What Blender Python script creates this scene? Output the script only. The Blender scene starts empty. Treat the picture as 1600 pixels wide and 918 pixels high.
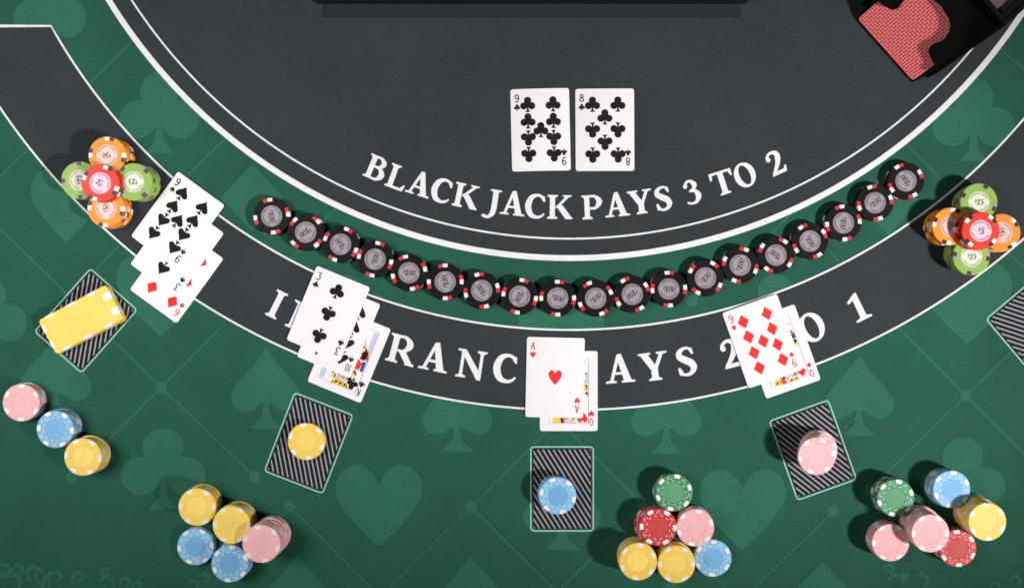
import bpy, math, random
from mathutils import Vector, Matrix
from mathutils.geometry import tessellate_polygon

# ------------------------------------------------------------------ scene, camera, light
scene = bpy.context.scene
COL = scene.collection
random.seed(11)
PI = math.pi
S = 0.00069            # metres on the felt for one pixel of the photograph
H = 0.90               # camera height above the felt
CX, CY = 800.0, 459.0

cam_d = bpy.data.cameras.new("camera")
cam_d.sensor_width = 36.0
cam_d.lens = 36.0 * H / (1600 * S)
cam_d.clip_start = 0.01
cam_d.clip_end = 50
cam = bpy.data.objects.new("camera", cam_d)
cam.location = (0, 0, H)
COL.objects.link(cam)
scene.camera = cam

world = bpy.data.worlds.new("World")
scene.world = world
world.use_nodes = True
world.node_tree.nodes["Background"].inputs[0].default_value = (0.80, 0.92, 1.0, 1)
world.node_tree.nodes["Background"].inputs[1].default_value = 0.004


def area_lamp(name, loc, aim, size, power, color):
    d = bpy.data.lights.new(name, 'AREA')
    d.shape = 'DISK'
    d.size = size
    d.energy = power
    d.color = color
    o = bpy.data.objects.new(name, d)
    o.location = loc
    o.rotation_euler = (Vector(aim) - Vector(loc)).to_track_quat('-Z', 'Y').to_euler()
    COL.objects.link(o)
    return o


# a hard spot lamp off to the right, a broad soft lamp on the left
key_d = bpy.data.lights.new("key_lamp", 'SPOT')
key_d.energy = 365.0
key_d.color = (1.0, 0.975, 0.965)
key_d.spot_size = math.radians(31)
key_d.spot_blend = 1.0
key_d.shadow_soft_size = 0.10
key = bpy.data.objects.new("key_lamp", key_d)
key.location = (1.90, -0.80, 1.35)
key.rotation_euler = (Vector((0.05, 0.17, 0.0)) - key.location).to_track_quat('-Z', 'Y').to_euler()
COL.objects.link(key)
fill = area_lamp("fill_lamp", (-1.02, 0.04, 0.95), (-0.46, -0.08, 0.0), 0.70, 5.8, (1.0, 0.985, 0.97))
fill.data.spread = math.radians(125)

scene.view_settings.view_transform = 'Standard'
scene.view_settings.look = 'None'
scene.view_settings.exposure = 0.0
scene.view_settings.gamma = 1.0
scene.view_settings.use_curve_mapping = False
scene.cycles.pixel_filter_type = 'BLACKMAN_HARRIS'
scene.cycles.filter_width = 1.65


# ------------------------------------------------------------------ helpers
def P(px, py):
    """photo pixel on the felt -> metres"""
    return ((px - CX) * S, (CY - py) * S)


def PZ(px, py, z):
    """photo pixel of a point at height z -> metres"""
    k = (H - z) / H
    return ((px - CX) * S * k, (CY - py) * S * k)


def lin(r, g, b):
    f = lambda c: (c / 255 / 12.92) if c / 255 <= 0.04045 else ((c / 255 + 0.055) / 1.055) ** 2.4
    return (f(r), f(g), f(b))


class MB:
    """collects faces for one mesh"""

    def __init__(self):
        self.v = []
        self.f = []

    def poly(self, pts, z=0.0):
        loops = [[Vector((p[0], p[1], z)) for p in pts]]
        return self.loops(loops)

    def loops(self, loops):
        base = len(self.v)
        flat = [p for l in loops for p in l]
        self.v += [tuple(p) for p in flat]
        for t in tessellate_polygon(loops):
            a, b, c = (flat[i] for i in t)
            n = (b.x - a.x) * (c.y - a.y) - (b.y - a.y) * (c.x - a.x)
            t = t if n > 0 else (t[0], t[2], t[1])
            self.f.append(tuple(base + i for i in t))
        return self

    def strip(self, left, right, z=0.0, closed=False):
        base = len(self.v)
        n = len(left)
        for a, b in zip(left, right):
            self.v.append((a[0], a[1], z))
            self.v.append((b[0], b[1], z))
        m = n if closed else n - 1
        for i in range(m):
            j = (i + 1) % n
            q = (base + 2 * i, base + 2 * i + 1, base + 2 * j + 1, base + 2 * j)
            a, b, c = (self.v[k] for k in q[:3])
            ar = (b[0] - a[0]) * (c[1] - a[1]) - (b[1] - a[1]) * (c[0] - a[0])
            self.f.append(q if ar > 0 else q[::-1])
        return self

    def ribbon(self, pts, w, z=0.0, closed=False):
        """line of width w (number or list) along pts"""
        n = len(pts)
        ws = w if isinstance(w, (list, tuple)) else [w] * n
        L, R = [], []
        for i, p in enumerate(pts):
            if closed:
                a, b = pts[i - 1], pts[(i + 1) % n]
            else:
                a, b = pts[max(i - 1, 0)], pts[min(i + 1, n - 1)]
            dx, dy = b[0] - a[0], b[1] - a[1]
            l = math.hypot(dx, dy) or 1e-9
            nx, ny = -dy / l, dx / l
            k = ws[i] / 2
            if 0 < i < n - 1 or closed:      # mitre
                ex, ey = p[0] - a[0], p[1] - a[1]
                el = math.hypot(ex, ey) or 1e-9
                c = abs((-ey / el) * nx + (ex / el) * ny)
                k /= max(c, 0.5)
            L.append((p[0] + nx * k, p[1] + ny * k))
            R.append((p[0] - nx * k, p[1] - ny * k))
        return self.strip(L, R, z, closed)

    def box(self, x0, x1, y0, y1, z0, z1):
        b = len(self.v)
        self.v += [(x0, y0, z0), (x1, y0, z0), (x1, y1, z0), (x0, y1, z0),
                   (x0, y0, z1), (x1, y0, z1), (x1, y1, z1), (x0, y1, z1)]
        for q in ((0, 3, 2, 1), (4, 5, 6, 7), (0, 1, 5, 4), (1, 2, 6, 5), (2, 3, 7, 6), (3, 0, 4, 7)):
            self.f.append(tuple(b + i for i in q))
        return self

    def xform(self, fn):
        self.v = [fn(p) for p in self.v]
        return self

    def mesh(self, name, material):
        me = bpy.data.meshes.new(name)
        me.from_pydata(self.v, [], self.f)
        me.materials.append(material)
        me.update()
        return me


def link(name, me, parent=None, loc=None, rz=0.0):
    o = bpy.data.objects.new(name, me)
    COL.objects.link(o)
    if loc is not None:
        o.location = loc
    o.rotation_euler = (0, 0, rz)
    if parent is not None:
        o.parent = parent
    return o


def tag(o, label, cat, group=None):
    o["label"] = label
    o["category"] = cat
    if group:
        o["group"] = group
    return o


def catmull(pts, sub=6, closed=False):
    """smooth a list of tuples of any length"""
    out = []
    n = len(pts)
    segs = n if closed else n - 1
    g = (lambda i: pts[i % n]) if closed else (lambda i: pts[min(max(i, 0), n - 1)])
    for i in range(segs):
        p0, p1, p2, p3 = g(i - 1), g(i), g(i + 1), g(i + 2)
        for k in range(sub):
            t = k / sub
            out.append(tuple(0.5 * (2 * b + (c - a) * t + (2 * a - 5 * b + 4 * c - d) * t * t + (3 * b - a - 3 * c + d) * t ** 3)
                             for a, b, c, d in zip(p0, p1, p2, p3)))
    if not closed:
        out.append(tuple(pts[-1]))
    return out


def circle(cx, cy, r, n=40):
    return [(cx + r * math.cos(2 * PI * i / n), cy + r * math.sin(2 * PI * i / n)) for i in range(n)]


def round_rect(w, h, r, n=6):
    out = []
    for cx, cy, a in ((w / 2 - r, h / 2 - r, 0), (-w / 2 + r, h / 2 - r, 90), (-w / 2 + r, -h / 2 + r, 180), (w / 2 - r, -h / 2 + r, 270)):
        for i in range(n + 1):
            t = math.radians(a + 90 * i / n)
            out.append((cx + r * math.cos(t), cy + r * math.sin(t)))
    return out


# ------------------------------------------------------------------ materials
def new_mat(name):
    m = bpy.data.materials.new(name)
    m.use_nodes = True
    nt = m.node_tree
    return m, nt, nt.nodes["Principled BSDF"]


def noise(nt, scale, detail=3.0, rough=0.55, coord="Object"):
    tc = nt.nodes.new("ShaderNodeTexCoord")
    n = nt.nodes.new("ShaderNodeTexNoise")
    n.inputs["Scale"].default_value = scale
    n.inputs["Detail"].default_value = detail
    n.inputs["Roughness"].default_value = rough
    nt.links.new(tc.outputs[coord], n.inputs["Vector"])
    return n


def vary(nt, col_socket, fac_socket, lo, hi):
    mr = nt.nodes.new("ShaderNodeMapRange")
    mr.inputs["From Min"].default_value = 0.25
    mr.inputs["From Max"].default_value = 0.75
    mr.inputs["To Min"].default_value = lo
    mr.inputs["To Max"].default_value = hi
    nt.links.new(fac_socket, mr.inputs["Value"])
    vm = nt.nodes.new("ShaderNodeVectorMath")
    vm.operation = 'SCALE'
    nt.links.new(col_socket, vm.inputs[0])
    nt.links.new(mr.outputs["Result"], vm.inputs["Scale"])
    return vm.outputs["Vector"]


def felt_mat(name, rgb, mottle=0.13, grain=0.26):
    m, nt, b = new_mat(name)
    c = nt.nodes.new("ShaderNodeRGB")
    c.outputs[0].default_value = (*rgb, 1)
    big = noise(nt, 9.0, 4.0, 0.6)
    fine = noise(nt, 900.0, 3.0, 0.7)
    s = vary(nt, c.outputs[0], big.outputs["Fac"], 1 - mottle, 1 + mottle)
    s = vary(nt, s, fine.outputs["Fac"], 1 - grain, 1 + grain)
    tc = nt.nodes.new("ShaderNodeTexCoord")
    mp = nt.nodes.new("ShaderNodeMapping")
    mp.inputs["Rotation"].default_value = (0, 0, 0.4)
    mp.inputs["Scale"].default_value = (60.0, 340.0, 1.0)
    nt.links.new(tc.outputs["Object"], mp.inputs["Vector"])
    nap = nt.nodes.new("ShaderNodeTexNoise")
    nap.inputs["Scale"].default_value = 1.0
    nap.inputs["Detail"].default_value = 4.0
    nt.links.new(mp.outputs["Vector"], nap.inputs["Vector"])
    s = vary(nt, s, nap.outputs["Fac"], 1 - 0.28 * grain, 1 + 0.28 * grain)
    nt.links.new(s, b.inputs["Base Color"])
    b.inputs["Roughness"].default_value = 0.92
    b.inputs["Specular IOR Level"].default_value = 0.15
    b.inputs["Sheen Weight"].default_value = 0.04
    bump = nt.nodes.new("ShaderNodeBump")
    bump.inputs["Strength"].default_value = 0.25
    bump.inputs["Distance"].default_value = 0.0004
    nt.links.new(fine.outputs["Fac"], bump.inputs["Height"])
    nt.links.new(bump.outputs["Normal"], b.inputs["Normal"])
    return m


def plain_mat(name, rgb, rough=0.45, spec=0.4, var=0.05, scale=220.0, bump=0.0, each=0.0):
    m, nt, b = new_mat(name)
    c = nt.nodes.new("ShaderNodeRGB")
    c.outputs[0].default_value = (*rgb, 1)
    n = noise(nt, scale, 3.0, 0.6)
    s = vary(nt, c.outputs[0], n.outputs["Fac"], 1 - var, 1 + var)
    if each:
        oi = nt.nodes.new("ShaderNodeObjectInfo")
        s = vary(nt, s, oi.outputs["Random"], 1 - each, 1 + each * 0.6)
        sm = noise(nt, 90.0, 4.0, 0.7)
        s = vary(nt, s, sm.outputs["Fac"], 1 - each * 0.9, 1 + each * 0.4)
    nt.links.new(s, b.inputs["Base Color"])
    b.inputs["Roughness"].default_value = rough
    b.inputs["Specular IOR Level"].default_value = spec
    if bump:
        bn = nt.nodes.new("ShaderNodeBump")
        bn.inputs["Strength"].default_value = bump
        bn.inputs["Distance"].default_value = 0.0002
        nt.links.new(n.outputs["Fac"], bn.inputs["Height"])
        nt.links.new(bn.outputs["Normal"], b.inputs["Normal"])
    return m


M = {}
M["green"] = felt_mat("felt_green", lin(36, 87, 69))
M["motif"] = felt_mat("felt_motif_green", lin(46, 103, 83))
M["motif_faint"] = felt_mat("felt_motif_faint_green", lin(47, 104, 84))
M["dark"] = felt_mat("felt_slate", lin(49, 56, 60))
M["print"] = felt_mat("felt_print_white", lin(229, 228, 228), 0.06, 0.20)
M["outline"] = felt_mat("felt_print_pale_green", lin(168, 206, 190), 0.04, 0.10)
M["stripe_dark"] = felt_mat("felt_stripe_dark", lin(30, 31, 38))
M["stripe_light"] = felt_mat("felt_stripe_light", lin(166, 163, 171), 0.05, 0.12)
M["card"] = plain_mat("card_stock", lin(238, 234, 235), 0.42, 0.4, 0.012, 60.0)
M["ink_black"] = plain_mat("ink_black", lin(36, 31, 34), 0.7, 0.08, 0.1)
M["ink_red"] = plain_mat("ink_red", lin(226, 58, 56), 0.7, 0.08, 0.05)
M["ink_yellow"] = plain_mat("ink_yellow", lin(236, 196, 62), 0.7, 0.08, 0.05)
M["ink_blue"] = plain_mat("ink_blue", lin(48, 66, 176), 0.7, 0.08, 0.05)
M["ink_lavender"] = plain_mat("ink_lavender", lin(196, 194, 226), 0.7, 0.08, 0.05)
M["ink_grey"] = plain_mat("ink_grey", lin(120, 120, 150), 0.7, 0.08, 0.05)
M["index_red"] = plain_mat("index_red", lin(218, 66, 72), 0.7, 0.08, 0.05)
M["index_black"] = plain_mat("index_black", lin(44, 39, 42), 0.7, 0.08, 0.05)



def court_print():
    """tiny many-coloured engraving of the court cards"""
    m, nt, b = new_mat("court_print")
    tc = nt.nodes.new("ShaderNodeTexCoord")
    vo = nt.nodes.new("ShaderNodeTexVoronoi")
    vo.inputs["Scale"].default_value = 520.0
    nt.links.new(tc.outputs["Object"], vo.inputs["Vector"])
    sep = nt.nodes.new("ShaderNodeSeparateColor")
    nt.links.new(vo.outputs["Color"], sep.inputs["Color"])
    cr = nt.nodes.new("ShaderNodeValToRGB")
    cr.color_ramp.interpolation = 'CONSTANT'
    stops = [(0.0, (238, 200, 60)), (0.3, (30, 28, 34)), (0.45, (214, 52, 52)), (0.62, (60, 76, 178)), (0.74, (240, 236, 234)), (0.88, (238, 200, 60))]
    while len(cr.color_ramp.elements) < len(stops):
        cr.color_ramp.elements.new(0.5)
    for el, (p, c) in zip(cr.color_ramp.elements, stops):
        el.position = p
        el.color = (*lin(*c), 1)
    nt.links.new(sep.outputs[0], cr.inputs["Fac"])
    nt.links.new(cr.outputs["Color"], b.inputs["Base Color"])
    b.inputs["Roughness"].default_value = 0.7
    b.inputs["Specular IOR Level"].default_value = 0.08
    return m


M["court_print"] = court_print()
CHIP = {}


def chip_set(key, body, centre, spots, dash=None, inlay=None):
    CHIP[key] = dict(
        body=plain_mat("chip_" + key, lin(*body), 0.5, 0.12 if key == "black" else 0.3, 0.08, 600.0, 0.3, 0.07),
        centre=plain_mat("chip_centre_" + key, lin(*centre), 0.5, 0.3, 0.06, 500.0, 0.2, 0.06),
        spots=[plain_mat("chip_spot_%s_%d" % (key, i), lin(*c), 0.45, 0.4, 0.04) for i, c in enumerate(spots)],
        dash=plain_mat("chip_dash_" + key, lin(*dash), 0.5, 0.3, 0.05) if dash else None,
        inlay=plain_mat("chip_inlay_" + key, lin(*inlay), 0.4, 0.4, 0.04, 700.0) if inlay else None)


WHT = (238, 234, 232)
chip_set("yellow", (252, 213, 92), (254, 220, 112), [WHT], dash=(246, 214, 130))
chip_set("blue", (132, 187, 226), (116, 177, 222), [WHT], dash=(206, 226, 238))
chip_set("pink", (246, 180, 183), (246, 186, 188), [WHT], dash=(244, 206, 206))
chip_set("red", (206, 60, 64), (206, 72, 70), [WHT], dash=(232, 190, 180))
chip_set("green", (74, 142, 98), (92, 156, 112), [WHT], dash=(184, 214, 190))
chip_set("black", (26, 23, 25), (26, 23, 25), [(206, 52, 52), WHT], inlay=(158, 147, 156))
chip_set("orange", (240, 148, 48), (240, 148, 48), [(60, 26, 30), WHT], inlay=(238, 196, 186))
chip_set("lime", (146, 184, 82), (146, 184, 82), [(72, 30, 38), (156, 150, 140)], inlay=(222, 226, 200))
chip_set("scarlet", (226, 58, 44), (226, 58, 44), [(34, 28, 30), WHT], inlay=(226, 196, 212))


# ------------------------------------------------------------------ lettering (outlines drawn here)
def g_stem(mb, x, w=21.5, y0=0, y1=100, lo=True, hi=True, s=11, dz=0.0):
    a, b = x, x + w
    pts = []
    if lo:
        pts += [(a - s, y0), (b + s, y0), (b + s, y0 + 6), (b + 3, y0 + 9), (b, y0 + 14)]
    else:
        pts += [(a, y0), (b, y0)]
    if hi:
        pts += [(b, y1 - 14), (b + 3, y1 - 9), (b + s, y1 - 6), (b + s, y1), (a - s, y1), (a - s, y1 - 6), (a - 3, y1 - 9), (a, y1 - 14)]
    else:
        pts += [(b, y1), (a, y1)]
    if lo:
        pts += [(a, y0 + 14), (a - 3, y0 + 9), (a - s, y0 + 6)]
    mb.poly(pts, dz)


def g_rib(mb, pts, dz=0.0, sub=6):
    sm = catmull(pts, sub)
    mb.ribbon([(p[0], p[1]) for p in sm], [p[2] for p in sm], dz)


def g_diag(mb, x0, y0, x1, y1, w, dz=0.0):
    """slanted bar with level ends; w measured along x"""
    mb.poly([(x0 - w / 2, y0), (x0 + w / 2, y0), (x1 + w / 2, y1), (x1 - w / 2, y1)], dz)


def g_bar(mb, x0, x1, y0, y1, dz=0.0):
    mb.poly([(x0, y0), (x1, y0), (x1, y1), (x0, y1)], dz)


def g_ring(mb, cx, cy, rx, ry, ix, iy, dz=0.0, tilt=0.0, n=40):
    A, B = [], []
    for i in range(n):
        t = 2 * PI * i / n
        A.append((cx + rx * math.cos(t), cy + ry * math.sin(t)))
        B.append((cx + ix * math.cos(t) * math.cos(tilt) - iy * math.sin(t) * math.sin(tilt),
                  cy + ix * math.cos(t) * math.sin(tilt) + iy * math.sin(t) * math.cos(tilt)))
    mb.strip(A, B, dz, True)


E = 1.0   # unit of z stagger between strokes of one letter (scaled later)


def glyph(ch):
    """returns (MB, width) in units where the capital height is 100"""
    mb = MB()
    if ch == 'I':
        g_stem(mb, 11); w = 45
    elif ch == 'B':
        g_stem(mb, 11, s=11)
        g_rib(mb, [(30, 95, 10), (52, 94, 12), (67, 76, 22), (54, 57, 12), (30, 54, 9)], E)
        g_rib(mb, [(30, 54, 9), (58, 52, 13), (74, 29, 25), (58, 6, 12), (30, 5, 10)], 2 * E); w = 87
    elif ch == 'L':
        g_stem(mb, 11)
        mb.poly([(30, 0), (78, 0), (84, 27), (77, 27), (66, 11), (30, 10)], E); w = 84
    elif ch == 'A':
        g_diag(mb, 20, 5, 50, 100, 12)
        mb.poly([(42, 92), (50, 102), (60, 102), (92, 5), (65, 5), (47, 74)], E)
        g_bar(mb, 27, 72, 29, 38, 2 * E)
        mb.poly([(0, 0), (38, 0), (38, 6), (24, 9), (14, 9), (0, 6)], 3 * E)
        mb.poly([(56, 0), (104, 0), (104, 6), (92, 9), (66, 9), (56, 6)], 3 * E); w = 104
    elif ch == 'C':
        g_rib(mb, [(79, 79, 9), (70, 91, 11), (50, 96, 12), (27, 84, 21), (15, 50, 26), (27, 15, 22), (52, 4, 13), (72, 9, 10), (84, 21, 6)])
        mb.poly([(70, 95), (83, 92), (85, 70), (79, 69), (68, 84)], E); w = 88
    elif ch == 'K':
        g_stem(mb, 11)
        g_diag(mb, 40, 46, 84, 94, 15, E)
        g_diag(mb, 90, 4, 50, 56, 30, 2 * E)
        mb.poly([(64, 100), (101, 100), (101, 94), (86, 91), (74, 92), (64, 95)], 3 * E)
        mb.poly([(74, 0), (106, 0), (106, 7), (96, 11), (76, 9)], 3 * E); w = 104
    elif ch == 'J':
        g_rib(mb, [(30, 92, 23), (30, 60, 23), (30, 25, 23), (26, 0, 21), (12, -16, 14), (-6, -16, 12), (-12, -9, 16)])
        mb.poly([(6, 100), (54, 100), (54, 94), (42, 91), (18, 91), (6, 94)], E); w = 54
    elif ch in 'PR':
        g_stem(mb, 11)
        g_rib(mb, [(30, 95, 10), (56, 94, 12), (74, 72, 24), (58, 47, 12), (34, 45, 9)], E); w = 87
        if ch == 'R':
            g_diag(mb, 86, 4, 48, 48, 28, 2 * E)
            mb.poly([(70, 0), (103, 0), (103, 7), (93, 11), (72, 9)], 3 * E); w = 98
    elif ch == 'Y':
        g_stem(mb, 40, 24, 0, 48, True, False)
        g_diag(mb, 52, 40, 20, 94, 27, E)
        g_diag(mb, 56, 40, 82, 94, 14, 2 * E)
        mb.poly([(0, 100), (44, 100), (44, 94), (34, 91), (10, 91), (0, 94)], 3 * E)
        mb.poly([(64, 100), (102, 100), (102, 94), (90, 91), (76, 91), (64, 94)], 3 * E); w = 102
    elif ch == 'S':
        g_rib(mb, [(63, 77, 9), (56, 92, 9), (38, 97, 10), (19, 87, 17), (16, 70, 22), (34, 55, 25), (53, 42, 25), (60, 24, 22), (48, 7, 14), (28, 3, 10), (14, 10, 9), (8, 27, 9)])
        mb.poly([(54, 95), (64, 95), (66, 73), (60, 72), (52, 86)], E)
        mb.poly([(4, 31), (12, 31), (22, 12), (15, 3), (6, 4)], E); w = 72
    elif ch == 'T':
        g_stem(mb, 36, 24, 0, 94, True, False)
        g_bar(mb, 2, 94, 90, 100, E)
        mb.poly([(0, 100), (9, 100), (13, 90), (8, 70), (0, 70)], 2 * E)
        mb.poly([(96, 100), (87, 100), (83, 90), (88, 70), (96, 70)], 2 * E); w = 96
    elif ch == 'O':
        g_ring(mb, 45, 49, 45, 53, 22, 43, 0, 0.10); w = 90
    elif ch == 'N':
        g_stem(mb, 14, 11, 0, 95, True, False, 12)
        mb.poly([(0, 100), (28, 100), (92, 16), (92, -3), (78, -3), (14, 90), (0, 94)], E)
        g_stem(mb, 81, 11, 10, 100, False, True, 12, 2 * E); w = 105
    elif ch == 'E':
        g_stem(mb, 11)
        mb.poly([(30, 0), (76, 0), (81, 26), (74, 26), (64, 10), (30, 10)], E)
        mb.poly([(30, 100), (74, 100), (77, 76), (70, 76), (62, 90), (30, 90)], E)
        mb.poly([(30, 46), (60, 46), (60, 36), (66, 36), (66, 68), (60, 68), (58, 56), (30, 56)], 2 * E); w = 80
    elif ch == 'U':
        g_rib(mb, [(22, 94, 23), (22, 60, 23), (23, 30, 22), (36, 8, 14), (56, 6, 12), (74, 22, 11), (78, 55, 11), (78, 94, 11)])
        mb.poly([(0, 100), (44, 100), (44, 94), (34, 91), (10, 91), (0, 94)], E)
        mb.poly([(60, 100), (96, 100), (96, 94), (84, 91), (72, 91), (60, 94)], E); w = 96
    elif ch == '1':
        mb.poly([(4, 0), (64, 0), (64, 7), (48, 11), (46, 16), (46, 100), (38, 100), (2, 80), (6, 72), (24, 79), (23, 16), (20, 11), (4, 7)]); w = 66
    elif ch == '2':
        g_rib(mb, [(10, 72, 17), (13, 86, 12), (30, 96, 11), (50, 88, 20), (53, 70, 23), (42, 45, 19), (22, 20, 14), (8, 6, 10)])
        mb.poly([(2, 0), (66, 0), (72, 26), (64, 27), (58, 15), (8, 14)], E)
        mb.poly(circle(12, 72, 9.5, 14), 2 * E); w = 73
    elif ch == '3':
        g_rib(mb, [(12, 80, 14), (20, 93, 11), (36, 96, 12), (51, 78, 21), (42, 60, 12), (24, 53, 9)])
        g_rib(mb, [(26, 54, 9), (46, 52, 14), (58, 30, 24), (44, 6, 13), (22, 3, 9), (6, 10, 9)], E)
        mb.poly(circle(12, 78, 9, 14), 2 * E); w = 70
    elif ch == '0':
        g_ring(mb, 32, 50, 32, 51, 15, 42); w = 64
    elif ch == '5':
        g_rib(mb, [(18, 92, 9), (15, 72, 9), (13, 56, 9)])
        g_rib(mb, [(13, 56, 9), (34, 62, 14), (52, 34, 24), (38, 6, 13), (18, 3, 10), (6, 12, 13)], E)
        mb.poly([(14, 100), (58, 100), (54, 84), (14, 86)], 2 * E); w = 66
    elif ch == '$':
        g_rib(mb, [(52, 78, 9), (38, 94, 10), (18, 84, 15), (18, 66, 18), (40, 46, 18), (44, 24, 16), (28, 5, 11), (6, 20, 9)])
        g_bar(mb, 26, 33, -12, 112, E); w = 58
    return mb, w


def thin_glyph(ch):
    """light sans figures of the card corners"""
    mb = MB()
    t = 14
    if ch == '9':
        g_ring(mb, 28, 70, 30, 31, 16, 17)
        g_rib(mb, [(51, 70, t), (50, 40, t), (38, 10, t), (20, 3, t), (5, 10, t)], E); w = 56
    elif ch == '6':
        g_ring(mb, 28, 30, 30, 31, 16, 17)
        g_rib(mb, [(5, 30, t), (6, 60, t), (18, 90, t), (36, 97, t), (51, 90, t)], E); w = 56
    elif ch == '8':
        g_ring(mb, 28, 74, 25, 27, 11, 14)
        g_ring(mb, 28, 27, 30, 29, 16, 16, E); w = 56
    elif ch == '3':
        g_rib(mb, [(4, 95, t), (50, 95, t), (30, 62, t), (30, 60, t)], 0, 1)
        g_rib(mb, [(26, 58, t), (46, 48, t), (50, 26, t), (36, 6, t), (16, 5, t), (3, 16, t)], E); w = 56
    elif ch == '1':
        g_bar(mb, 4, 18, 0, 100); w = 24
    elif ch == '0':
        g_ring(mb, 26, 50, 26, 50, 12, 37); w = 52
    elif ch == 'A':
        g_diag(mb, 8, 8, 28, 100, 12)
        g_diag(mb, 48, 8, 30, 100, 16, E)
        g_bar(mb, 14, 44, 32, 40, 2 * E)
        g_bar(mb, 0, 18, 0, 8, 3 * E)
        g_bar(mb, 38, 58, 0, 8, 3 * E); w = 58
    elif ch == 'K':
        g_bar(mb, 6, 18, 0, 100)
        g_diag(mb, 18, 44, 48, 100, 12, E)
        g_diag(mb, 50, 0, 26, 58, 15, 2 * E); w = 58
    elif ch == 'Q':
        g_ring(mb, 28, 50, 28, 50, 14, 37)
        g_diag(mb, 50, -4, 30, 26, 12, E); w = 56
    return mb, w


# ------------------------------------------------------------------ suit outlines (unit height, y up, centred)
def suit_loops(kind):
    """list of outlines; overlapping lobes come as separate outlines with a small z stagger"""
    if kind == 'heart':
        right = catmull([(0, 0.26), (0.10, 0.42), (0.27, 0.50), (0.45, 0.42), (0.53, 0.22), (0.47, 0.02), (0.27, -0.24), (0.0, -0.5)], 6)
        left = [(-x, y) for x, y in right[::-1]]
        return [right + left[1:-1]]
    if kind == 'diamond':
        return [[(0, 0.5), (-0.40, 0), (0, -0.5), (0.40, 0)]]
    if kind == 'spade':
        r = catmull([(0.0, 0.5), (0.14, 0.30), (0.34, 0.08), (0.44, -0.10), (0.38, -0.25), (0.22, -0.29), (0.06, -0.20)], 6)
        body = [(-x, y) for x, y in r] + [p for p in r[::-1]][:-1]
        stem = [(0.025, -0.18), (0.06, -0.36), (0.20, -0.5), (-0.20, -0.5), (-0.06, -0.36), (-0.025, -0.18)]
        return [body, stem]
    if kind == 'club':
        out = [circle(0, 0.26, 0.235, 26), circle(-0.255, -0.09, 0.235, 26), circle(0.255, -0.09, 0.235, 26)]
        out.append([(-0.14, 0.10), (0.14, 0.10), (0.10, -0.16), (-0.10, -0.16)])
        out.append([(0.035, -0.14), (0.06, -0.36), (0.17, -0.5), (-0.17, -0.5), (-0.06, -0.36), (-0.035, -0.14)])
        return out


def suit_mesh(name, kind, height, material, dz=2.0e-5):
    mb = MB()
    for i, l in enumerate(suit_loops(kind)):
        mb.poly([(x * height, y * height) for x, y in l], dz * i)
    return mb.mesh(name, material)


# ------------------------------------------------------------------ the table
Z_MOTIF, Z_DARK, Z_LINE = 0.00012, 0.00028, 0.00040
TOP = 0.00052                    # things rest here, just above the printed layers

table = link("table_top", MB().box(-0.95, 0.95, -0.60, 0.64, -0.03, 0.0).mesh("table_top", M["green"]))
table["kind"] = "structure"
table["label"] = "green felt card table printed with slate bands, suits and white lettering"


def printed(name, mb, material, parent=table):
    return link(name, mb.mesh(name, material), parent)


def arc_pts(cx, cy, r, a0, a1, n=120):
    """pixels; angle measured from straight down, positive to the right"""
    return [P(cx + r * math.sin(a0 + (a1 - a0) * i / n), cy + r * math.cos(a0 + (a1 - a0) * i / n)) for i in range(n + 1)]


# dealer's half disc, its heavy white rim and the thin line inside it
a = math.radians(88)
printed("dealer_panel", MB().poly(arc_pts(890, -442, 845, -a, a), Z_DARK), M["dark"])
printed("rim_line", MB().ribbon(arc_pts(890, -442, 845, -a, a), 9.0 * S, Z_LINE), M["print"])
printed("inner_line", MB().ribbon(arc_pts(890, -442, 814.8, -a, a), 2.8 * S, Z_LINE), M["print"])
# insurance band
ai = math.acos((41 + 414) / 929.0)
ao = math.acos((41 + 435) / 1075.0)
inner = arc_pts(890, -414, 929, -ai, ai)
outer = arc_pts(890, -435, 1075, -ao, ao)
printed("insurance_band", MB().strip(inner, outer, Z_DARK), M["dark"])
printed("band_outline", MB().ribbon(inner + outer[::-1], 3.0 * S, Z_LINE, True), M["print"])

# lattice lines and their dots
LINES = [((252, 605), (-40, 318)), ((252, 605), (352, 505)), ((252, 605), (112, 745)), ((252, 605), (398, 745)),
         ((452, 790), (640, 978)), ((736, 791), (548, 978)), ((736, 791), (870, 658)), ((736, 791), (925, 980)),
         ((1005, 790), (873, 658)), ((1005, 790), (815, 980)), ((1005, 790), (1195, 980)), ((1302, 798), (1115, 980)),
         ((1509, 618), (1404, 512)), ((1509, 618), (1640, 490)), ((1509, 618), (1358, 765)), ((1509, 618), (1640, 748)),
         ((140, 131), (212, 60)), ((293, 274), (352, 217)), ((-20, 297), (48, 229)), ((186, 384), (150, 421)),
         ((1416, 226), (1480, 290)), ((1560, 74), (1640, 145)), ((1575, 396), (1625, 440)),
         ((505, 345), (530, 318)), ((455, 405), (470, 390)), ((1290, 385), (1310, 408)), ((1205, 365), (1235, 335))]
for p, q in LINES:
    printed("lattice_line", MB().ribbon([P(*p), P(*q)], 2.7 * S, Z_MOTIF), M["motif_faint"])
for c in [(252, 605), (398, 745), (452, 790), (112, 745), (736, 791), (1005, 790), (1302, 798), (1358, 765), (1509, 618), (1081, 470)]:
    printed("lattice_dot", MB().poly(circle(*P(*c), 9.2 * S, 24), Z_MOTIF + 3e-5), M["motif"])


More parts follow.
